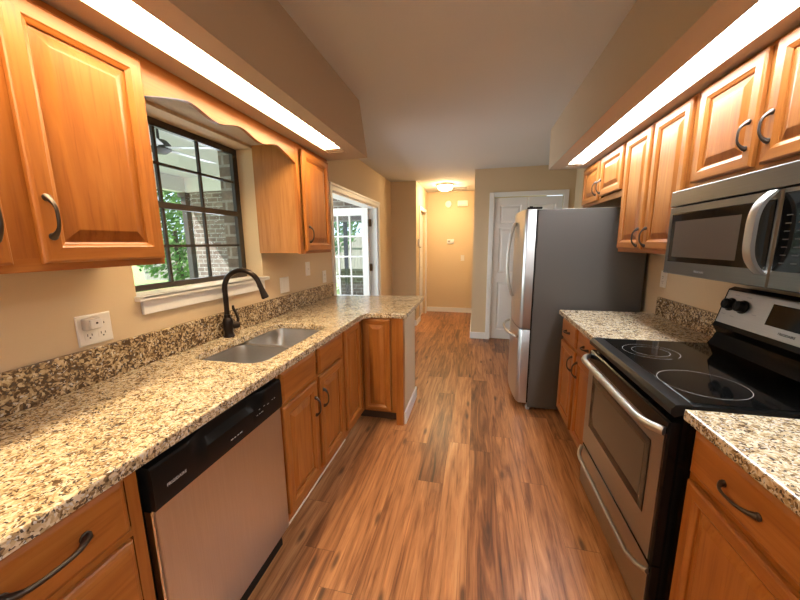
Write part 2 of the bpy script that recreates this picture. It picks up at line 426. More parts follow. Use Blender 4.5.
b = B(); b.box(XW, -.1, Y0 - .12, Y0, -.08, ZC); b.box(1.0, XR + .12, Y0 - .12, Y0, -.08, ZC); b.box(-.1, 1.0, Y0 - .12, Y0, 2.05, ZC); b.box(-.1, 1.0, Y0 - .12, Y0, -.08, .9)
struct(b, 'wall_rear', M['paint'], 'tan wall behind the camera with an opening added for the fill light', 'wall')

# soffits with a recess for the tube light
def soffit(name, inner, outer, z, y1, lx0, lx1, ly0, ly1, top, label):
    s = B(); yb = Y0
    lo, hi = sorted((lx0, lx1))
    a, c = (outer, inner) if outer < inner else (inner, outer)
    if outer < inner: poly = [(hi, z), (inner, z), (top, ZC), (hi, ZC)]; s.box(a, lo, yb, y1, z, ZC)
    else: poly = [(lo, z), (inner, z), (top, ZC), (lo, ZC)]; s.box(hi, c, yb, y1, z, ZC)
    s.prism(poly, 'y', yb, y1); s.box(lo, hi, ly1, y1, z, ZC); s.box(lo, hi, yb, ly0, z, ZC); s.box(lo, hi, ly0, ly1, z + .06, ZC)
    return struct(s, name, M['soffit'], label, 'soffit')
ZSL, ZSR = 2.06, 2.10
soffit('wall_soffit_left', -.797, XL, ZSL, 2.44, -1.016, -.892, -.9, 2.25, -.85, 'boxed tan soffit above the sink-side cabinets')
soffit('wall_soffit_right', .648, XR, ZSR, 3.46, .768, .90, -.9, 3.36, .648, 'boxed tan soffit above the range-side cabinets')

def tube_light(name, x0, x1, y0, y1, z, m, label):
    t = thing(name, label, 'light', ((x0 + x1) / 2, (y0 + y1) / 2, z), 'fluorescent strips in the soffits')
    e = .004
    b = B(); b.box(x0 + e, x1 - e, y0 + .06, y1 - .06, z + .040, z + .048, .002); b.obj('diffuser', m, t)
    for a in (y0 + e, y1 - .06):
        b = B(); b.box(x0 + e, x1 - e, a, a + .056, z + .008, z + .05, .002); b.obj('end_cap', M['cream'], t)
tube_light('strip_light', -1.016, -.892, -.9, 2.25, ZSL, M['tube_l'], 'long lit fluorescent strip in the soffit above the sink window')
tube_light('strip_light', .768, .90, -.9, 3.36, ZSR, M['tube_r'], 'long lit fluorescent strip in the soffit above microwave and range')

# baseboards and casings
def bb(name, x0, x1, y0, y1, label, h=.10):
    return struct(B().box(x0, x1, y0, y1, 0, h, .004), name, M['white'], label, 'baseboard')
bb('baseboard_hall_end', -.985, -.035, YB - .014, YB, 'white baseboard along the hall end wall')
bb('baseboard_pantry', -.035, .175, YP - .014, YP, 'white baseboard left of the pantry door')
bb('baseboard_hall_left', -1.40, -.985, 5.536, 5.55, 'white baseboard on the wall jutting left of the hall')
bb('baseboard_hall_side', -.985, -.971, 5.536, 5.86, 'white baseboard before the hall side door')
bb('baseboard_hall_right', -.049, -.035, YP - .014, YB - .014, 'white baseboard on the right side of the hall')

# ------------------------------------------------------------------ kitchen window
t = thing('window_1', 'dark bronze single-hung window with grilles over the sink', 'window', (-1.54, (WY0 + WY1) / 2, WZ0), kind='structure')
XG = -1.555
b = B()
b.box(XG - .012, XG + .012, WY0, WY0 + .042, 1.22, WZ1); b.box(XG - .012, XG + .012, WY1 - .042, WY1, 1.22, WZ1)
b.box(XG - .012, XG + .012, WY0 + .042, WY1 - .042, WZ1 - .036, WZ1); b.box(XG - .012, XG + .012, WY0 + .042, WY1 - .042, 1.22, 1.248)
b.obj('frame', M['win_frame'], t)
b = B(); b.box(XG - .02, XG + .016, WY0 + .042, WY1 - .042, 1.620, 1.652, .003); b.obj('meeting_rail', M['win_frame'], t)
b = B()
for y in (1.403, 1.667): b.box(XG - .012, XG + .003, y - .007, y + .007, 1.248, 1.62); b.box(XG - .012, XG + .003, y - .007, y + .007, 1.652, 2.009)
for z in (1.432, 1.838): b.box(XG - .011, XG + .002, WY0 + .042, WY1 - .042, z - .007, z + .007)
b.obj('grille', M['win_frame'], t)
b = B(); b.box(XG - .006, XG - .003, WY0 + .04, WY1 - .04, 1.248, 1.622); b.obj('lower_pane', M['glass'], t)
b = B(); b.box(XG - .006, XG - .003, WY0 + .04, WY1 - .04, 1.65, 2.012); b.obj('upper_pane', M['glass'], t)
b = B(); b.box(XG + .012, XL + .032, WY0 + .001, WY1 - .001, WZ0, 1.219, .003); b.box(XL, XL + .032, 1.088, 2.002, WZ0 - .009, 1.219, .004)
b.obj('sill', M['white'], t)
b = B(); b.box(XL, XL + .016, 1.112, 1.965, 1.135, WZ0 - .0095, .003); b.obj('apron', M['white'], t)

# ------------------------------------------------------------------ porch doorway, French door leaf
t = thing('trim_1', 'white casing around the doorway to the porch', 'door casing', (XL, (DY0 + DY1) / 2, 0), kind='structure')
b = B(); b.box(XL, XL + .018, DY1, DY1 + .085, 0, DZ + .075, .004); b.obj('casing', M['white'], t)
b = B(); b.box(XL, XL + .018, DY0 - .055, DY0, 0, DZ + .075, .004); b.obj('casing', M['white'], t)
b = B(); b.box(XL, XL + .018, DY0, DY1, DZ, DZ + .075, .004); b.box(XL + .018, XL + .026, DY0 - .055, DY1 + .085, DZ + .05, DZ + .075, .003); b.obj('head_casing', M['white'], t)
b = B(); b.box(XW, XL, DY1 - .018, DY1, 0, DZ); b.box(XW, XL, DY0, DY0 + .018, 0, DZ); b.box(XW, XL, DY0 + .018, DY1 - .018, DZ - .018, DZ)
b.obj('jamb', M['white'], t)
b = B(); b.box(XW, XL, DY0 + .018, DY1 - .018, 0, .012); b.obj('threshold', M['win_frame'], t)
t = thing('door_1', 'white French door leaf with fifteen panes, standing open onto the porch', 'door', (-1.95, 4.66, 0), kind='structure')
dx0, dx1, dy0, dy1 = -2.315, -1.535, 4.635, 4.675
gx0, gx1, gz0, gz1 = -2.20, -1.632, .36, 1.848
b = B(); b.box(dx0, gx0, dy0, dy1, .02, 1.955, .002); b.box(gx1, dx1, dy0, dy1, .02, 1.955, .002)
b.box(gx0, gx1, dy0, dy1, .02, gz0); b.box(gx0, gx1, dy0, dy1, gz1, 1.955); b.obj('leaf_frame', M['white'], t)
b = B()
for i in (1, 2):
    x = gx0 + (gx1 - gx0) * i / 3; b.box(x - .011, x + .011, dy0 + .006, dy1 - .006, gz0, gz1)
for i in range(1, 5):
    z = gz0 + (gz1 - gz0) * i / 5; b.box(gx0, gx1, dy0 + .007, dy1 - .007, z - .011, z + .011)
b.obj('muntins', M['white'], t)
b = B(); b.box(gx0 - .003, gx1 + .003, 4.654, 4.657, gz0, gz1); b.obj('pane', M['glass'], t)
for z in (1.74, 1.09, .3):
    b = B(); b.box(-1.540, -1.495, 4.672, 4.684, z - .05, z + .05, .002); b.tube([(-1.512, 4.667, z - .055), (-1.512, 4.667, z + .055)], .009, 8); b.obj('hinge', M['hinge'], t, True)

# ------------------------------------------------------------------ pantry bifold door
t = thing('trim_2', 'white casing around the pantry door', 'door casing', (.69, YP, 0), kind='structure')
for a in (.175, 1.137):
    b = B(); b.box(a, a + .065, YP - .018, YP, 0, 2.13, .004); b.obj('casing', M['white'], t)
b = B(); b.box(.24, 1.137, YP - .018, YP, 2.065, 2.13, .004); b.obj('head_casing', M['white'], t)
t = thing('door_2', 'white panelled bifold pantry door behind the refrigerator', 'door', (.69, YP + .03, 0), kind='structure')
for a, c in ((.243, .688), (.694, 1.134)):
    P = facing('-y', YP + .045)
    b = B()
    b.rings(P, a, c, .012, 2.055, [(0, 0), (0, .033), (.003, .035), (.08, .035)], cap=False)
    leaf = b
    zs = [(.15, .87), (1.00, 1.64), (1.70, 1.955)]
    u0, u1 = a + .08, c - .08
    zz = [.092] + [q for z in zs for q in z] + [1.975]
    for k in range(0, len(zz), 2): b.box(u0, u1, YP + .010, YP + .04, zz[k], zz[k + 1])
    for z in zs: b.rings(P, u0, u1, z[0], z[1], [(0, .035), (.012, .024), (.022, .024), (.045, .033)], back=False)
    b.obj('leaf', M['white'], t)

# hall side door
t = thing('trim_3', 'white casing of the side door in the hall', 'door casing', (-.985, 6.26, 0), kind='structure')
for a in (5.865, 6.60):
    b = B(); b.box(-.985, -.967, a, a + .065, 0, 2.095, .004); b.obj('casing', M['white'], t)
b = B(); b.box(-.985, -.967, 5.93, 6.60, 2.03, 2.095, .004); b.obj('head_casing', M['white'], t)
t = thing('door_3', 'white door on the left side of the hall with a black knob', 'door', (-1.04, 6.26, 0), kind='structure')
b = B(); b.rings(facing('+x', -1.075), 5.934, 6.596, .01, 2.026, [(0, 0), (0, .036), (.10, .036), (.112, .028), (.125, .028)]); b.obj('slab', M['white'], t)
b = B(); b.lathe([(.0001, 0), (.026, 0), (.026, .006), (.010, .010), (.010, .03), (.026, .038), (.028, .052), (.018, .062), (.0001, .064)], (-1.039, 6.0, 1.0), (1, 0, 0), 16); b.obj('knob', M['bronze'], t, True)

# ------------------------------------------------------------------ wall cabinets
def wall_cabinet(f, face, wall, y0, y1, z0, z1, doors, label, side_mat='wood_side', group=None, name='wall_cabinet', fr_top=.03):
    t = thing(name, label, 'cabinet', ((face + wall) / 2, (y0 + y1) / 2, z0), group)
    sg = 1 if f == '+x' else -1
    b = B(); b.box(wall, face - sg * .019, y0, y1, z0 + .006, z1); b.obj('carcass', M[side_mat], t)
    b = B(); P = facing(f, face - sg * .019)
    b.rings(P, y0, y1, z0, z1, [(0, .0005), (0, .0185), (.001, .019), (.035, .019), (.035, .0005)], loop=True, side_mi=1)
    for (a, h) in zip(doors, doors[1:]):
        if a[1] < h[0]: b.box(face - sg * .0185, face - sg * .0005, a[1] - .012, h[0] + .012, z0 + .035, z1 - .035)
    b.obj('face_frame', [M['wood_z'], M['wood_y']], t)
    for d in doors: door(t, f, face + sg * .0005, d[0], d[1], d[2], d[3], d[4] if len(d) > 4 else None)
    return t
FL = -1.113
wall_cabinet('+x', FL, XL, .16, .985, 1.367, ZSL, [(.20, .571, 1.388, 2.035, (.545, 1.50)), (.630, .976, 1.388, 2.035, (.655, 1.508))],
             'honey wood wall cabinet left of the sink window, raised-panel doors above the double outlet')
wall_cabinet('+x', FL, XL, 1.960, 2.42, 1.372, ZSL, [(2.018, 2.40, 1.388, 2.035, (2.055, 1.50))],
             'honey wood wall cabinet between sink window and porch doorway')
# valance with a scalloped lower edge
t = thing('window_valance', 'scalloped wooden valance board bridging the cabinets above the sink window', 'valance', (FL, 1.47, 1.96))
top = []; K = 48; lo = .985 + .002; hi = 1.958
for i in range(K + 1):
    s = i / K; y = lo + (hi - lo) * s; q = abs(2 * s - 1)
    z = 1.990 - .030 * (0.5 - 0.5 * math.cos(2 * math.pi * min(1, max(0, (q - .0) / .62)))) if q < .62 else 1.990 - .055 * ((q - .62) / .38) ** 1.2
    top.append((y, z))
b = B(); b.prism([(hi, ZSL - .0005), (lo, ZSL - .0005)] + top, 'x', FL - .019, FL); b.obj('board', M['wood_y'], t)
FR = .978
wall_cabinet('-x', FR, XR, 2.612, 3.50, 1.742, ZSR, [(2.635, 3.045, 1.79, 2.085, (3.012, 1.865)), (3.075, 3.480, 1.765, 2.085, (3.108, 1.865))],
             'short honey wood wall cabinet above the refrigerator')
wall_cabinet('-x', FR, XR, 1.888, 2.610, 1.362, ZSR, [(1.905, 2.228, 1.385, 2.085, (2.196, 1.455)), (2.262, 2.588, 1.385, 2.085, (2.294, 1.455))],
             'tall honey wood wall cabinet between refrigerator and microwave')
wall_cabinet('-x', FR, XR, 1.122, 1.886, 1.662, ZSR, [(1.142, 1.462, 1.692, 2.085, (1.433, 1.808, .092)), (1.500, 1.842, 1.692, 2.085, (1.530, 1.808, .092))],
             'short honey wood wall cabinet directly above the microwave')
wall_cabinet('-x', FR, XR, .40, 1.120, 1.362, ZSR, [(.42, .745, 1.385, 2.085, (.715, 1.455)), (.775, 1.10, 1.385, 2.085, (.805, 1.455))],
             'tall honey wood wall cabinet on the near side of the microwave')

# ------------------------------------------------------------------ base cabinets
def base_box(t, x0, x1, y0, y1, z0=.10, z1=.879):
    b = B(); b.box(x0, x1, y0, y1, z0, z1); return b.obj('carcass', M['wood_side'], t)
ZB = .879
FB = -.846      # face frames of the sink-side bases
def frame(t, f, face, u0, u1, v0, v1, mids=(), rails=()):
    P = facing(f, face); hx = 'wood_x' if f == '-y' else 'wood_y'
    b = B(); b.rings(P, u0, u1, v0, v1, [(0, .0005), (0, .0185), (.001, .019), (.03, .019), (.03, .0005)], loop=True, side_mi=1)
    def bx(a, c, d, e, mi):
        p, q = Vector(P(a, d, .001)), Vector(P(c, e, .0187)); b.box(p.x, q.x, p.y, q.y, p.z, q.z, mi=mi)
    for m_ in mids: bx(m_ - .02, m_ + .02, v0 + .03, v1 - .03, 0)
    for r_ in rails:
        us = [u0 + .03] + [q for m_ in mids for q in (m_ - .02, m_ + .02)] + [u1 - .03]
        for k in range(0, len(us), 2): bx(us[k], us[k + 1], r_ - .014, r_ + .014, 1)
    return b.obj('face_frame', [M['wood_z'], M[hx]], t)
def toe(t, x0, x1, y0, y1):
    b = B(); b.box(x0, x1, y0, y1, 0, .0995); b.obj('toe_kick', M['wood_dark'], t)

t = thing('drawer_base_cabinet', 'honey wood drawer cabinet at lower left, beside the dishwasher', 'cabinet', (-1.1, .35, 0))
base_box(t, XL, FB - .0195, .10, .588); frame(t, '+x', FB - .019, .10, .588, .10, ZB, rails=(.704, .42)); toe(t, XL, -.92, .10, .588)
drawer(t, '+x', FB, .125, .548, .718, .866, (.385, .795), L=.135, wide=1.25)
drawer(t, '+x', FB, .125, .548, .435, .692, (.385, .60), L=.135, wide=1.25)
drawer(t, '+x', FB, .125, .548, .155, .408, (.385, .33), L=.135, wide=1.25)

t = thing('sink_base_cabinet', 'honey wood two-door cabinet under the sink', 'cabinet', (-1.1, 1.57, 0))
b = B(); b.box(XL, FB - .0195, 1.206, 1.224, .10, .66); b.box(XL, FB - .0195, 1.91, 1.93, .10, .66); b.box(XL, FB - .0195, 1.224, 1.91, .10, .118); b.box(XL, XL + .006, 1.224, 1.91, .118, .66); b.obj('carcass', M['wood_side'], t)
frame(t, '+x', FB - .019, 1.206, 1.93, .10, ZB, mids=(1.560,), rails=(.704,)); toe(t, XL, -.92, 1.206, 1.93)
drawer(t, '+x', FB, 1.222, 1.540, .718, .864, name='false_drawer_front'); drawer(t, '+x', FB, 1.582, 1.905, .718, .868, name='false_drawer_front')
door(t, '+x', FB, 1.222, 1.540, .150, .698, (1.513, .56)); door(t, '+x', FB, 1.582, 1.905, .150, .700, (1.612, .565))
b = B(); b.box(FB - .02, FB + .004, 1.206, 1.93, .092, .0995); b.obj('pale_edge_strip', M['cream'], t)

t = thing('corner_cabinet', 'honey wood corner cabinet joining sink run and peninsula, with a square end post', 'cabinet', (-1.1, 2.3, 0))
b = B(); b.prism([(XL, 1.932), (FB - .0195, 1.932), (FB - .0195, 2.366), (-.578, 2.366), (-.578, 2.80), (XL, 2.80)], 'z', .10, ZB); b.obj('carcass', M['wood_side'], t)
frame(t, '+x', FB - .019, 1.932, 2.344, .10, ZB); frame(t, '-y', 2.3655, FB - .016, -.578, .10, ZB)
b = B(); b.box(XL, -.92, 1.932, 2.43, 0, .0995); b.box(-.92, -.578, 2.42, 2.80, 0, .0995); b.obj('toe_kick', M['wood_dark'], t)
door(t, '+x', FB, 1.955, 2.245, .150, .866, rail=.05); door(t, '-y', 2.346, -.838, -.622, .118, .866, rail=.045)
b = B(); b.box(-.5775, -.518, 2.338, 2.400, 0, ZB, .003); b.obj('post', M['wood_z'], t)
struct(B().box(-.577, -.519, 2.401, 2.845, 0, ZB), 'wall_peninsula', M['paint'], 'tan painted panel closing the end of the peninsula', 'wall')
bb('baseboard_peninsula', -.5185, -.503, 2.365, 2.86, 'white baseboard on the peninsula end', .105)
struct(B().box(XL, -.578, 2.801, 2.845, 0, ZB), 'wall_peninsula_back', M['paint'], 'tan painted back of the peninsula', 'wall')

FRB = .690
t = thing('base_cabinet', 'honey wood base cabinet with two drawers and two doors between refrigerator and range', 'cabinet', (1.0, 2.29, 0))
base_box(t, FRB + .0195, XR, 1.89, 2.69); frame(t, '-x', FRB + .019, 1.89, 2.69, .10, ZB, mids=(2.302,), rails=(.704,)); toe(t, .765, XR, 1.89, 2.69)
drawer(t, '-x', FRB, 2.324, 2.672, .716, .860, (2.498, .790), L=.075); drawer(t, '-x', FRB, 1.915, 2.280, .716, .860, (2.10, .790), L=.075)
door(t, '-x', FRB, 2.324, 2.672, .125, .690, (2.362, .60)); door(t, '-x', FRB, 1.915, 2.280, .125, .690, (2.243, .60))
t = thing('base_cabinet', 'honey wood base cabinet in the lower right corner, near side of the range', 'cabinet', (1.0, .88, 0))
base_box(t, FRB + .0195, XR, .655, 1.118); frame(t, '-x', FRB + .019, .655, 1.118, .10, ZB, rails=(.704,)); toe(t, .765, XR, .655, 1.118)
drawer(t, '-x', FRB, .690, 1.100, .716, .858, (.90, .785), L=.112, wide=1.0); door(t, '-x', FRB, .690, 1.100, .125, .690)

# ------------------------------------------------------------------ countertops
ZT = .915
def roundrect(x0, x1, y0, y1, r, n=6):
    pts = []
    for cx, cy, a0 in ((x1 - r, y1 - r, 0), (x0 + r, y1 - r, 90), (x0 + r, y0 + r, 180), (x1 - r, y0 + r, 270)):
        for i in range(n + 1):
            a = math.radians(a0 + 90 * i / n); pts.append((cx + r * math.cos(a), cy + r * math.sin(a)))
    return pts
CL = -.811
SX0, SX1, SY0, SY1 = -1.290, -.912, 1.195, 1.905
t = thing('countertop', 'L-shaped speckled granite countertop with sink cutout and peninsula end', 'countertop', (-1.1, 1.6, ZB))
b = B()
fil = [(CL + .10 - .10 * math.cos(math.radians(a)), 2.325 - .10 + .10 * math.sin(math.radians(a))) for a in (0, 22, 45, 67, 90)]
outer = [(XL + .001, -.30), (CL, -.30)] + fil + [(-.505, 2.325), (-.490, 2.34), (-.490, 3.20), (-.505, 3.215), (XL + .001, 3.085)]
hole = roundrect(SX0, SX1, SY0, SY1, .07)
bm = b.bm
edges = []
for loop in (outer, hole):
    vs = [bm.verts.new((x, y, ZT)) for x, y in loop]
    edges += [bm.edges.new((vs[i], vs[(i + 1) % len(vs)])) for i in range(len(vs))]
r = bmesh.ops.triangle_fill(bm, use_beauty=True, use_dissolve=False, edges=edges)
fs = [g for g in r['geom'] if isinstance(g, bmesh.types.BMFace)]
ex = bmesh.ops.extrude_face_region(bm, geom=fs)
vv = [g for g in ex['geom'] if isinstance(g, bmesh.types.BMVert)]
bmesh.ops.translate(bm, verts=vv, vec=(0, 0, -(ZT - ZB - .0005)))
bmesh.ops.recalc_face_normals(bm, faces=bm.faces[:])
be = [e for e in bm.edges if len(e.link_faces) == 2 and e.calc_face_angle(0) > 1.2 and abs(e.verts[0].co.z - ZT) < 1e-5 and abs(e.verts[1].co.z - ZT) < 1e-5]
bmesh.ops.bevel(bm, geom=be, offset=.006, segments=2, affect='EDGES', profile=.5)
b.obj('slab', M['granite'], t)
b = B(); b.box(XL + .001, XL + .02, -.30, 3.07, ZT + .0005, ZT + .136, .003); b.obj('backsplash', M['granite_shaded'], t)
CR = .648
for (y0, y1, lab) in ((1.888, 2.70, 'granite countertop section between refrigerator and range'), (.30, 1.118, 'granite countertop section in the lower right corner')):
    t = thing('countertop', lab, 'countertop', (.95, (y0 + y1) / 2, ZB))
    b = B(); b.box(CR, XR, y0, y1, ZB + .0005, ZT, .005); b.obj('slab', M['granite'], t)
    b = B(); b.box(XR - .02, XR, y0, min(y1, 2.62), ZT + .0005, ZT + .130, .003); b.obj('backsplash', M['granite_shaded'], t)

# ------------------------------------------------------------------ sink
t = thing('kitchen_sink', 'stainless undermount double-bowl sink below the window', 'sink', (-1.1, 1.545, .70))
def bowl(x0, x1, y0, y1, ztop, depth):
    b = B(); L = []
    prof = [(-.012, 0), (0, 0), (.004, -.02), (.012, -depth + .04), (.03, -depth + .012), (.06, -depth)]
    for ins, dz in prof:
        L.append([b.bm.verts.new((x, y, ztop + dz)) for x, y in roundrect(x0 + ins, x1 - ins, y0 + ins, y1 - ins, max(.02, .065 - ins * .3))])
    for a, c in zip(L, L[1:]):
        n = len(a)
        for k in range(n): b.bm.faces.new([a[k], a[(k + 1) % n], c[(k + 1) % n], c[k]])
    b.bm.faces.new(L[-1]); return b
ZK = ZB - .001
for (y0, y1, dp) in ((SY0 - .006, 1.540, .20), (1.566, SY1 + .006, .17)):
    bo = bowl(SX0 - .006, SX1 + .006, y0, y1, ZK - .004, dp).obj('bowl', M['sink_steel'], t, True)
    md = bo.modifiers.new('wall', 'SOLIDIFY'); md.thickness = .0015; md.offset = 1
    b = B(); b.lathe([(.0001, .001), (.042, .001), (.044, .004), (.036, .006), (.030, .003), (.0001, .003)], ((SX0 + SX1) / 2, (y0 + y1) / 2, ZK - .004 - dp), seg=20); b.obj('drain', M['chrome'], t, True)

# ------------------------------------------------------------------ faucet
FX, FY = -1.365, 1.55
t = thing('faucet', 'dark bronze gooseneck faucet standing behind the sink', 'faucet', (FX, FY, ZT))
b = B(); b.lathe([(.0001, .0005), (.030, .0005), (.031, .006), (.026, .014), (.024, .03), (.027, .05), (.0275, .09), (.024, .105), (.018, .112), (.0175, .13), (.0001, .131)], (FX, FY, ZT), seg=24)
b.obj('body', M['bronze'], t, True)
pts = [(FX, FY, ZT + .125), (FX, FY, ZT + .18), (FX, FY, ZT + .245)]
R_ = .098; zc = ZT + .276
dirv = Vector((.965, .26, 0)).normalized()
for i in range(0, 15):
    a = math.radians(180 - i * 11.8)
    p = Vector((FX, FY, zc)) + dirv * (R_ + R_ * math.cos(a)) + Vector((0, 0, R_ * 1.05 * math.sin(a)))
    pts.append(tuple(p))
b = B(); b.tube(pts, .0142, 14); b.obj('spout', M['bronze'], t, True)
e = Vector(pts[-1]); dr = (Vector(pts[-1]) - Vector(pts[-2])).normalized()
b = B(); b.lathe([(.0001, -.004), (.0135, -.004), (.0155, .01), (.0155, .02), (.0145, .024), (.020, .075), (.021, .082), (.017, .088), (.0001, .086)], e, dr, 18); b.obj('spray_head', M['bronze'], t, True)
sd = Vector((.55, .83, 0)).normalized()
b = B(); b.lathe([(.0001, 0), (.021, 0), (.0215, .03), (.018, .042), (.0001, .046)], Vector((FX, FY, ZT + .062)) + sd * .016, sd, 18)
hb = Vector((FX, FY, ZT + .066)) + sd * .05
b.tube([hb + Vector((0, 0, 0)), hb + Vector((.004, .004, .03)), hb + Vector((-.002, -.004, .065)), hb + Vector((-.01, -.012, .095)), hb + Vector((-.010, -.012, .112))], [.0085, .008, .007, .008, .006], 10)
b.obj('lever', M['bronze'], t, True)

# ------------------------------------------------------------------ dishwasher
DWX = -.826
t = thing('dishwasher', 'stainless dishwasher with black control panel under the granite counter', 'dishwasher', (-1.1, .897, 0))
b = B(); b.box(XL + .02, DWX - .03, .597, 1.172, .03, .872); b.obj('tub', M['black_sat'], t)
b = B(); b.box(DWX - .029, DWX, .606, 1.196, .115, .722, .004); b.obj('door', M['steel_v'], t)
PD = facing('+x', DWX)
b = B()
z0, z1 = .7235, .852
# control panel with a scooped grip along its top edge
ya, yb_ = .602, 1.198
prof = []
K = 40
for i in range(K + 1):
    y = ya + (yb_ - ya) * i / K
    c = max(0.0, 1 - abs((y - .90) / .17) ** 4)
    prof.append((y, c))
sec = []
for y, c in prof:
    sec.append([(DWX - .029, y, z0), (DWX + .006, y, z0), (DWX + .010, y, z0 + .02), (DWX + .010 - .002 * c, y, z1 - .052), (DWX + .010 - .026 * c, y, z1 - .030), (DWX + .008 - .026 * c, y, z1 - .006), (DWX + .002 - .020 * c, y, z1), (DWX - .029, y, z1)])
V = [[b.bm.verts.new(p) for p in s] for s in sec]
for i in range(K):
    for j in range(8): b.bm.faces.new([V[i][j], V[i][(j + 1) % 8], V[i + 1][(j + 1) % 8], V[i + 1][j]])
b.bm.faces.new(V[0]); b.bm.faces.new(V[-1][::-1])
cp = b.obj('control_panel', M['black_sat'], t, True)
text('FRIGIDAIRE', 'lettering', PD, .672, .775, .0102, .0125, M['mark'], cp)
for k, (y, z) in enumerate(((.89, .757), (.905, .757), (.92, .757), (.935, .757), (1.03, .772), (1.045, .772), (1.06, .772), (1.045, .79), (1.075, .79), (1.10, .786), (1.13, .79), (1.145, .79))):
    w = .004 if k % 3 else .006
    b = B(); b.box(DWX + .0099, DWX + .0104, y - w, y + w, z - .0012, z + .0012); b.obj('button_mark', M['mark'], cp)
b = B(); b.box(DWX - .06, DWX - .045, .602, 1.196, .0, .03); b.obj('toe_panel', M['black_sat'], t)
b = B(); b.box(DWX - .0285, DWX - .006, .5985, .6055, .115, .722); b.obj('side_strip', M['chrome'], t)

# ------------------------------------------------------------------ range
RY0, RY1 = 1.1215, 1.8845
t = thing('range', 'stainless and black electric range with smooth glass cooktop', 'range', (.95, 1.503, 0))
b = B(); b.box(.655, XR - .012, RY0 + .002, RY1 - .002, .03, .895); b.obj('body', M['black'], t)
b = B()
b.box(.648, 1.17, RY0, RY1, .896, .9245, .006); b.obj('cooktop_frame', M['black'], t, True)
b = B(); b.prism([(.662, .8955), (.628, .880), (.616, .890), (.616, .908), (.628, .922), (.655, .9262), (.672, .9262), (.672, .8955)], 'y', RY0, RY1); b.obj('front_lip', M['black_sat'], t, True)
b = B(); b.box(.675, 1.145, RY0 + .02, RY1 - .02, .9246, .9268, .001); ct = b.obj('glass_top', M['black_glass'], t)
def ring(b, cx, cy, r, w=.0017, a0=0, a1=360):
    n = 56; z = .9272; L = []
    for i in range(n + 1):
        a = math.radians(a0 + (a1 - a0) * i / n)
        L.append([(cx + (r + d) * math.cos(a), cy + (r + d) * math.sin(a), z) for d in (-w / 2, w / 2)])
    b.sheet(L)
for q in ((.802, 1.312, .127), (.805, 1.675, .108, .0017, -50, 290), (.805, 1.675, .072)):
    b = B(); ring(b, *q); b.obj('burner_ring', M['ring'], ct)
# backguard
b = B(); b.prism([(1.146, .925), (1.262, .925), (1.262, 1.205), (1.225, 1.212), (1.203, 1.200), (1.165, 1.040), (1.158, 1.020), (1.178, .985), (1.165, .955)], 'y', RY0 + .001, RY1 - .001)
bg = b.obj('backguard', M['black'], t, True)
tilt = lambda z: 1.203 + (z - 1.200) * (1.203 - 1.165) / .16
def PB(u, v, w):
    return (tilt(v) - w * .973, u, v + w * .23)
b = B(); b.rings(PB, RY0 + .012, RY1 - .012, 1.042, 1.196, [(0, .0005), (0, .003), (.004, .004)]); b.obj('control_fascia', M['fascia'], bg)
b = B(); b.rings(PB, 1.395, 1.612, 1.086, 1.172, [(0, .004), (0, .0055), (.003, .006)]); b.obj('display', M['black_glass'], bg)
text('FRIGIDAIRE', 'lettering', PB, 1.503, 1.066, .0042, .0145, M['socket'], bg, -1)
nrm = (Vector(PB(0, 1.1, 1)) - Vector(PB(0, 1.1, 0))).normalized()
for y in (1.825, 1.752, 1.254, 1.181):
    b = B(); b.lathe([(.0001, .001), (.031, .001), (.031, .006), (.025, .010), (.024, .026), (.021, .029), (.0001, .029)], Vector(PB(y, 1.132, .003)), nrm, 24)
    c = Vector(PB(y, 1.132, .03)); b.box(c.x - .004, c.x + .008, y - .005, y + .005, c.z - .022, c.z + .022, .002)
    b.obj('knob', M['black_sat'], bg, True)
for (y, z) in ((1.79, 1.082), (1.845, 1.085), (1.81, 1.178), (1.74, 1.176), (1.68, 1.11)): b = B(); b.rings(PB, y - .012, y + .012, z - .0015, z + .0015, [(0, .0041), (0, .0045)]); b.obj('knob_mark', M['grey_pl'], bg)
PF = facing('-x', .655)
b = B(); b.rings(PF, RY0 + .008, RY1 - .008, .322, .858, [(0, .0005), (0, .028), (.006, .034), (.05, .0335)]); od = b.obj('oven_door', M['black'], t)
b = B(); b.rings(PF, RY0 + .026, RY1 - .012, .325, .800, [(0, .0336), (0, .0342), (.001, .0346)]); b.obj('door_skin', M['steel'], od)
b = B(); b.box(.6195, .6210, RY0 + .010, RY1 - .010, .800, .854); b.obj('vent_strip', M['black'], od)
b = B(); b.rings(PF, 1.215, 1.800, .455, .742, [(0, .0347), (0, .0365), (.006, .0375), (.028, .0360), (.034, .0352)]); wn_ = b.obj('window', M['oven_glass'], od)
b = B(); b.rings(PF, 1.252, 1.763, .492, .705, [(0, .0352), (0, .0356)]); b.obj('inner_glass', M['mw_mesh'], wn_)
def bar(y0, y1, z, x_in, x_out, r, zdrop=0.):
    pts = []
    for i in range(25):
        s = i / 24; q = abs(2 * s - 1)
        x = x_out + (x_in - x_out) * (max(0, (q - .72) / .28) ** 2.2)
        pts.append((x, y0 + (y1 - y0) * s, z + zdrop * max(0, (q - .72) / .28) ** 2.2))
    return pts
b = B(); b.tube(bar(RY0 + .012, RY1 - .012, .824, .612, .567, .014), .0145, 14); b.obj('handle', M['handle_steel'], od, True)
b = B(); b.rings(PF, RY0 + .008, RY1 - .008, .075, .314, [(0, .0005), (0, .026), (.006, .031), (.03, .0305)]); dw = b.obj('storage_drawer', M['black'], t)
b = B(); b.rings(PF, RY0 + .022, RY1 - .012, .080, .308, [(0, .0306), (0, .0312), (.001, .0316)]); b.obj('drawer_skin', M['steel'], dw)
b = B(); b.tube(bar(RY0 + .012, RY1 - .012, .272, .618, .585, .010, .018), .0095, 12); b.obj('handle', M['handle_steel'], dw, True)
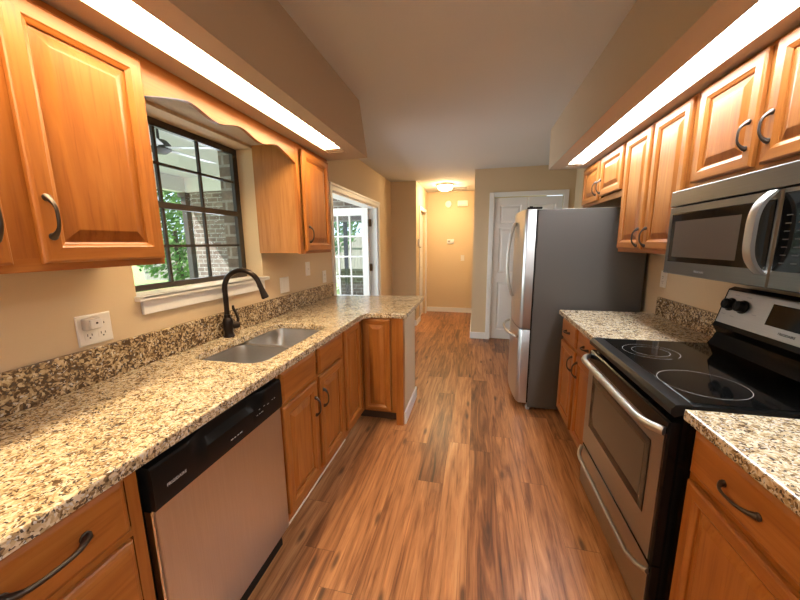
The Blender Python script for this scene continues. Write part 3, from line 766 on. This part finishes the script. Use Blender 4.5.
b = B(); b.box(.70, .72, RY0 + .02, RY1 - .02, 0, .075); b.obj('toe_panel', M['black_sat'], t)

# ------------------------------------------------------------------ microwave
t = thing('microwave', 'stainless over-the-range microwave with a wide vertical handle', 'microwave', (1.1, 1.503, 1.273))
MX = .940
b = B(); b.box(MX, XR, RY0 + .002, RY1 - .002, 1.275, 1.660); b.obj('case', M['black_sat'], t)
PM = facing('-x', MX)
b = B(); b.prism([(MX - .0005, 1.592), (MX - .026, 1.592), (MX - .026, 1.657), (MX - .022, 1.661), (MX - .0005, 1.661)], 'y', RY0 + .001, RY1 - .001); b.obj('vent_grille', M['steel_mw'], t)
b = B(); b.rings(PM, 1.280, RY1 - .003, 1.276, 1.587, [(0, .0005), (0, .020), (.004, .025), (.03, .0252)]); md_ = b.obj('door', M['steel_mw'], t)
b = B(); b.rings(PM, 1.292, 1.852, 1.335, 1.556, [(0, .0253), (0, .0262), (.004, .0268), (.02, .0266)]); w2 = b.obj('window', M['black_glass'], md_)
b = B(); b.rings(PM, 1.425, 1.822, 1.358, 1.520, [(0, .0266), (0, .0271)]); b.obj('screen', M['mw_mesh'], w2)
text('FRIGIDAIRE', 'lettering', PM, 1.615, 1.300, .0252, .0125, M['grey_pl'], md_, -1)
pts = []; grid = []
for i in range(25):
    s = -1 + 2 * i / 24; q = abs(s)
    w = .026 + .046 * (1 - q ** 3.5); zz_ = 1.452 + s * .132; y_ = 1.303
    grid.append([(MX - w - dx, y_ + dy, zz_) for dx, dy in ((.008, -.017), (.011, 0), (.008, .017), (-.004, .017), (-.004, -.017), (.008, -.017))])
b = B(); b.sheet([[Vector(p) for p in r_] for r_ in grid]);
bmesh.ops.remove_doubles(b.bm, verts=b.bm.verts[:], dist=1e-6); bmesh.ops.holes_fill(b.bm, edges=b.bm.edges[:])
b.obj('handle', M['handle_steel'], md_, True)
b = B(); b.rings(PM, RY0 + .003, 1.277, 1.276, 1.587, [(0, .0005), (0, .020), (.004, .025), (.03, .0252)]); pn = b.obj('control_panel', M['steel_mw'], t)
b = B(); b.rings(PM, RY0 + .012, 1.268, 1.334, 1.572, [(0, .0253), (0, .0265)]); kp = b.obj('keypad', M['black_glass'], pn)
for r_ in range(7):
    for c_ in range(3):
        y = 1.158 + c_ * .04; z = 1.36 + r_ * .024; b = B(); b.box(MX - .0271, MX - .0266, y - .010, y + .010, z - .0016, z + .0016); b.obj('key_mark', M['key'], kp)

# ------------------------------------------------------------------ refrigerator
t = thing('refrigerator', 'stainless French-door refrigerator with charcoal side beside the right counter', 'refrigerator', (.85, 3.17, 0))
GY0, GY1, GX = 2.80, 3.55, .472
b = B(); b.box(GX, 1.245, GY0, GY1, .03, 1.684, .004); b.obj('case', M['fridge_side'], t)
def fdoor(y0, y1, z0, z1, ea, eb, nm):
    """door slab, its outer face curved and the edges named rounded"""
    b = B(); n = 22; out = []
    for i in range(n + 1):
        s = i / n; y = y0 + (y1 - y0) * s
        bulge = .030 * (1 - ((y - (GY0 + GY1) / 2) / (.5 * (GY1 - GY0))) ** 2)
        r = 0.
        if ea: r = max(r, .014 * max(0, 1 - (y - y0) / .018) ** 2)
        if eb: r = max(r, .014 * max(0, 1 - (y1 - y) / .018) ** 2)
        out.append((.385 - bulge + r, y))
    poly = [(GX - .012, y0), *[]]
    poly = out + [(GX - .012, y1), (GX - .012, y0)]
    b.prism(poly, 'z', z0, z1, bev=.003)
    return b.obj(nm, M['steel_v'], t, True)
gm = (GY0 + GY1) / 2
da = fdoor(GY0 + .001, gm - .003, .722, 1.690, True, False, 'door'); db = fdoor(gm + .003, GY1 - .001, .722, 1.690, False, True, 'door')
dz = fdoor(GY0 + .001, GY1 - .001, .065, .714, True, True, 'freezer_drawer')
for d_, y in ((da, gm - .035), (db, gm + .035)):
    b = B(); pts = []
    for i in range(23):
        s = -1 + 2 * i / 22; q = abs(s); pts.append((.345 - .052 * (1 - q ** 2.4), y, 1.275 + s * .33))
    b.tube(pts, .0115, 12); b.obj('handle', M['handle_steel'], d_, True)
b = B(); pts = []
for i in range(23):
    s = -1 + 2 * i / 22; q = abs(s); pts.append((.362 - .020 * (1 - q * q) - .050 * (1 - q ** 3), gm + s * .325, .640))
b.tube(pts, .0115, 12); b.obj('handle', M['handle_steel'], dz, True)
b = B(); b.box(GX - .011, GX - .0005, GY0 + .006, GY1 - .006, .07, 1.683); b.obj('gasket', M['black_sat'], t)
for y in (GY0 + .004, GY1 - .044):
    b = B(); b.box(.392, .50, y, y + .04, 1.6905, 1.705, .003); b.tube([(.42, y + .02, 1.69), (.42, y + .02, 1.712)], .013, 12); b.obj('hinge_cover', M['black_sat'], t)
b = B(); b.box(GX + .01, GX + .03, GY0 + .02, GY1 - .02, .005, .03); b.obj('grille', M['black_sat'], t)
for y in (GY0 + .03, GY1 - .03):
    b = B(); b.tube([(GX + .006, y - .018, .018), (GX + .006, y + .018, .018)], .017, 14); b.obj('roller', M['grey_pl'], t, True)

# ------------------------------------------------------------------ wall plates and devices
def plate(name, f, plane, u, v, w, h, label, cat, kind):
    P = facing(f, plane); c = P(u, v, 0)
    t = thing(name, label, cat, c)
    b = B(); b.rings(P, u - w / 2, u + w / 2, v - h / 2, v + h / 2, [(0, .0005), (0, .003), (.003, .006), (.006, .0065)]); b.obj('cover', M['plate'], t)
    return t, P
def slots(t, P, u, v):
    b = B(); q = M['socket']
    b.rings(P, u - .0085, u - .006, v - .002, v + .007, [(0, .0078), (0, .0083)]); b.rings(P, u + .006, u + .0085, v - .002, v + .006, [(0, .0078), (0, .0083)])
    b.rings(P, u - .0025, u + .0025, v - .0115, v - .0065, [(0, .0078), (0, .0083)])
    b.obj('slots', q, t)
t, P = plate('outlet_plate', '+x', XL, .924, 1.121, .118, .116, 'white double-gang outlet plate on the wall above the left backsplash', 'outlet', 0)
for u in (.901, .947):
    b = B(); b.rings(P, u - .017, u + .017, 1.121 - .034, 1.121 + .034, [(0, .0062), (0, .0074), (.001, .0078)]); r_ = b.obj('receptacle', M['plate'], t)
    slots(r_, P, u, 1.100)
    if u > .92: slots(r_, P, u, 1.138)
t = thing('plug_in_adapter', 'small white plug-in adapter in the upper left socket of the double outlet', 'adapter', (XL + .008, .915, 1.14))
b = B(); b.box(XL + .0085, XL + .036, .876, .928, 1.124, 1.170, .006, 3); b.obj('housing', M['adapter'], t, True)
b = B(); b.box(XL + .0362, XL + .046, .886, .926, 1.130, 1.164, .003); b.obj('face', M['white'], t)
b = B(); b.lathe([(.0001, 0), (.004, 0), (.004, .001), (.0001, .001)], (XL + .0462, .906, 1.150), (1, 0, 0), 12); b.obj('sensor', M['socket'], t)
t, P = plate('switch_plate', '+x', XL, 2.222, 1.131, .118, .118, 'white double-gang switch plate right of the sink faucet', 'switch', 0)
for u in (2.197, 2.247):
    b = B(); b.rings(P, u - .016, u + .016, 1.131 - .034, 1.131 + .034, [(0, .0062), (0, .008), (.002, .009)]); b.obj('rocker', M['plate'], t)
t, P = plate('switch_plate', '+x', XL, 2.590, 1.226, .075, .118, 'white single switch plate under the far wall cabinet', 'switch', 0)
b = B(); b.rings(P, 2.585, 2.595, 1.215, 1.237, [(0, .0062), (0, .010), (.002, .016)]); b.obj('toggle', M['plate'], t)
t, P = plate('outlet_plate', '+x', XL, 2.905, 1.127, .072, .116, 'white single outlet plate just above the backsplash end by the doorway', 'outlet', 0)
b = B(); b.rings(P, 2.889, 2.921, 1.093, 1.161, [(0, .0062), (0, .0078)]); r_ = b.obj('receptacle', M['plate'], t); slots(r_, P, 2.905, 1.142); slots(r_, P, 2.905, 1.108)
t, P = plate('outlet_plate', '-x', XR, 2.60, 1.172, .072, .116, 'cream outlet plate on the right wall between backsplash and microwave', 'outlet', 0)
b = B(); b.rings(P, 2.584, 2.616, 1.138, 1.206, [(0, .0062), (0, .0078)]); r_ = b.obj('receptacle', M['plate'], t); slots(r_, P, 2.60, 1.187); slots(r_, P, 2.60, 1.153)

# hall end wall
PH = facing('-y', YB)
t = thing('smoke_detector', 'round white smoke detector high on the hall end wall', 'detector', (-.552, YB, 2.212))
b = B(); b.lathe([(.0001, .0005), (.068, .0005), (.068, .012), (.060, .030), (.030, .036), (.0001, .036)], (-.552, YB, 2.212), (0, -1, 0), 28); b.obj('shell', M['white'], t, True)
b = B(); b.lathe([(.0001, .0362), (.018, .0362), (.017, .040), (.0001, .040)], (-.552, YB, 2.212), (0, -1, 0), 16); b.obj('test_button', M['plate'], t, True)
t = thing('door_chime', 'white rectangular door chime box right of the smoke detector', 'door chime', (-.272, YB, 2.215))
b = B(); b.box(-.372, -.172, YB - .055, YB - .0005, 2.160, 2.268, .008); b.obj('cover', M['white'], t, True)
b = B(); b.box(-.352, -.192, YB - .0575, YB - .0552, 2.172, 2.182); b.obj('slot', M['grey_pl'], t)
t = thing('thermostat', 'small white thermostat at mid height on the hall end wall', 'thermostat', (-.50, YB, 1.475))
b = B(); b.box(-.572, -.430, YB - .028, YB - .0005, 1.425, 1.520, .006); b.obj('shell', M['white'], t, True)
b = B(); b.box(-.560, -.505, YB - .030, YB - .0282, 1.455, 1.495); b.obj('screen', M['grey_pl'], t)
t, P = plate('switch_plate', '-y', YB, -.253, 1.137, .075, .118, 'white light switch plate low right on the hall end wall', 'switch', 0)
b = B(); b.rings(P, -.258, -.248, 1.126, 1.148, [(0, .0062), (0, .010), (.002, .016)]); b.obj('toggle', M['plate'], t)
t = thing('wall_fixture', 'small white wall fixture at the hall corner beside the side door', 'wall fixture', (-.985, 5.72, 1.45))
b = B(); b.box(-.9845, -.945, 5.69, 5.76, 1.38, 1.52, .006); b.obj('shell', M['white'], t, True)
b = B(); b.box(-.960, -.930, 5.70, 5.75, 1.365, 1.379, .003); b.obj('cradle', M['grey_pl'], t)

# hall ceiling lamp and vent
t = thing('ceiling_light', 'lit flush-mount dome lamp on the hall ceiling', 'light', (-.55, 6.0, ZC))
b = B(); b.lathe([(.0001, -.0005), (.150, -.0005), (.152, -.02), (.140, -.034), (.0001, -.034)], (-.55, 6.0, ZC), seg=32); b.obj('base', M['chrome'], t, True)
b = B(); b.lathe([(.132, -.0345), (.128, -.055), (.105, -.085), (.065, -.105), (.0001, -.112)], (-.55, 6.0, ZC), seg=32); b.obj('dome', M['hall_lamp'], t, True)
t = thing('ceiling_vent', 'white air vent grille on the hall ceiling behind the dome lamp', 'vent', (-.40, 6.38, ZC))
b = B(); b.rings(lambda u, v, w: (u, v, ZC - w), -.64, -.16, 6.25, 6.51, [(0, .0005), (0, .008), (.028, .010), (.028, .0005)], loop=True); b.obj('frame', M['white'], t)
b = B(); b.box(-.61, -.19, 6.28, 6.48, ZC - .002, ZC - .0006); b.obj('backing', M['socket'], t)
b = B()
for i in range(9): b.box(-.61, -.19, 6.285 + i * .022, 6.293 + i * .022, ZC - .009, ZC - .003)
b.obj('slats', M['grey_pl'], t)

# ------------------------------------------------------------------ porch and garden outside
XO = XW - .10
b = B()
b.box(XO, XW - .001, Y0, WY0 + .012, -.15, 2.7); b.box(XO, XW - .001, WY0 + .012, WY1 - .012, -.15, WZ0 - .02); b.box(XO, XW - .001, WY0 + .012, WY1 - .012, WZ1 + .005, 2.7)
b.box(XO, XW - .001, WY1 - .012, DY0 - .03, -.15, 2.7); b.box(XO, XW - .001, DY0 - .03, DY1 + .03, 2.08, 2.7); b.box(XO, XW - .001, DY1 + .03, 4.96, -.15, 2.7)
struct(b, 'wall_exterior', M['brick'], 'brown brick outer face of the kitchen wall', 'wall')
b = B(); b.box(-4.90, -2.75, 4.97, 5.17, -.15, 2.355); b.box(-2.75, XO, 4.97, 5.17, 1.80, 2.6)
struct(b, 'wall_porch', M['brick'], 'brick wall at the end of the porch, sunlit at its foot', 'wall')
struct(B().box(-5.12, -2.751, 4.961, 5.18, 2.36, 2.5995), 'trim_5', M['white'], 'pale frieze board above the brick porch wall', 'beam')
struct(B().box(-2.75, -1.6, 6.4, 6.6, -.15, .92), 'wall_garden', M['brick'], 'low dark brick wall seen through the French door', 'wall')
struct(B().box(-5.3, XO, Y0, 6.8, -.2, -.06), 'floor_porch', M['concrete'], 'pale concrete porch floor outside the window', 'floor')
struct(B().box(-5.1, XO, Y0, 6.9, 2.60, 2.72), 'ceiling_porch', M['porch_ceiling'], 'pale boarded porch ceiling outside the window', 'ceiling')
struct(B().box(-5.12, -4.98, Y0, 4.96, 2.36, 2.5995), 'trim_4', M['white'], 'white beam along the open side of the porch', 'beam')
for y, lab in ((1.6, 'dark porch post left in the sink window'), (5.02, 'dark porch post beside the brick porch wall')):
    t = thing('porch_post', lab, 'post', (-5.05, y, -.06))
    b = B(); b.box(-5.10, -5.0, y - .05, y + .05, -.0595, 2.3595, .004); b.obj('shaft', M['post'], t)
    b = B(); b.box(-5.13, -4.97, y - .08, y + .08, -.0598, .06, .004); b.box(-5.13, -4.97, y - .08, y + .08, 2.28, 2.359, .004); b.obj('collar', M['post'], t)
t = thing('porch_post', 'thin dark post seen through the panes of the French door', 'post', (-2.28, 5.6, -.06))
b = B(); b.box(-2.31, -2.25, 5.57, 5.63, -.0595, 2.5995, .003); b.obj('shaft', M['post'], t)
# ceiling fan on the porch
fx, fy = -3.0, 2.75
t = thing('ceiling_fan', 'white ceiling fan under the porch ceiling seen through the upper sash', 'ceiling fan', (fx, fy, 2.6))
b = B(); b.lathe([(.0001, -.0005), (.06, -.0005), (.05, -.04), (.012, -.05), (.012, -.16), (.0001, -.16)], (fx, fy, 2.6), seg=20); b.obj('downrod', M['post'], t, True)
b = B(); b.lathe([(.0001, -.16), (.07, -.165), (.10, -.20), (.10, -.25), (.06, -.28), (.0001, -.285)], (fx, fy, 2.6), seg=24); b.obj('motor', M['post'], t, True)
for k in range(5):
    a = math.radians(72 * k + 15); c, s = math.cos(a), math.sin(a)
    b = B(); L = []
    b.box(.10, .62, -.065, .065, -.235, -.228, .002); b.box(.06, .2, -.02, .02, -.242, -.2355)
    for v in b.bm.verts:
        x, y = v.co.x, v.co.y; v.co = (fx + x * c - y * s, fy + x * s + y * c, 2.6 + v.co.z + y * .15)
    b.obj('blade', M['porch_ceiling'], t)
tag(B().box(-30, 8, -12, 30, -.5, -.2).obj('lawn', M['grass']), 'sunny green lawn beyond the porch', 'lawn', kind='stuff')
t = thing('garden_fence', 'weathered wooden privacy fence beyond the lawn', 'fence', (-6, 13, -.2))
b = B(); x = -16.0
while x < 4:
    b.box(x, x + .135, 12.97, 12.99, -.2, 1.75 + random.uniform(-.02, .02)); x += .142
b.obj('pickets', M['fence'], t)
b = B()
for z in (.2, 1.3): b.box(-16, 4, 12.93, 12.969, z, z + .09)
b.obj('rails', M['fence'], t)
def tree(x, y, z0, h, r, label, n=900, leaf=.10, group='garden trees'):
    t = thing('garden_tree', label, 'tree', (x, y, -.16), group)
    b = B(); b.tube([(x, y, -.16), (x + .05, y, z0 * .5), (x, y + .05, z0 + h * .5)], [.13, .10, .05], 8); b.obj('trunk', M['bark'], t, True)
    b = B()
    for _ in range(n):
        while True:
            p = Vector((random.uniform(-1, 1), random.uniform(-1, 1), random.uniform(-1, 1)))
            if .25 < p.length < 1: break
        c = Vector((x + p.x * r, y + p.y * r, z0 + h / 2 + p.z * h / 2))
        d = Vector((random.gauss(0, 1), random.gauss(0, 1), random.gauss(0, 1))).normalized(); e = d.orthogonal().normalized(); f_ = d.cross(e); s = leaf * random.uniform(.6, 1.4)
        b.bm.faces.new([b.bm.verts.new(c + q) for q in (e * s, f_ * s * .6, -e * s, -f_ * s * .6)])
    o = b.obj('foliage', M['leaf'], t)
tree(-5.2, 10.5, .9, 3.6, 1.6, 'leafy green tree before the fence, seen through the French door', 2600, .08)
tree(-2.2, 11.4, 1.5, 3.2, 1.2, 'smaller leafy tree at the right edge of the French door view', 2000, .08)
tree(-8.7, 8.1, .3, 3.4, 1.3, 'leafy green tree beyond the porch, seen through the lower sash', 3500, .07)
tree(-10.8, 1.6, .5, 3.5, 1.7, 'leafy tree beyond the left porch post', 2600, .08)
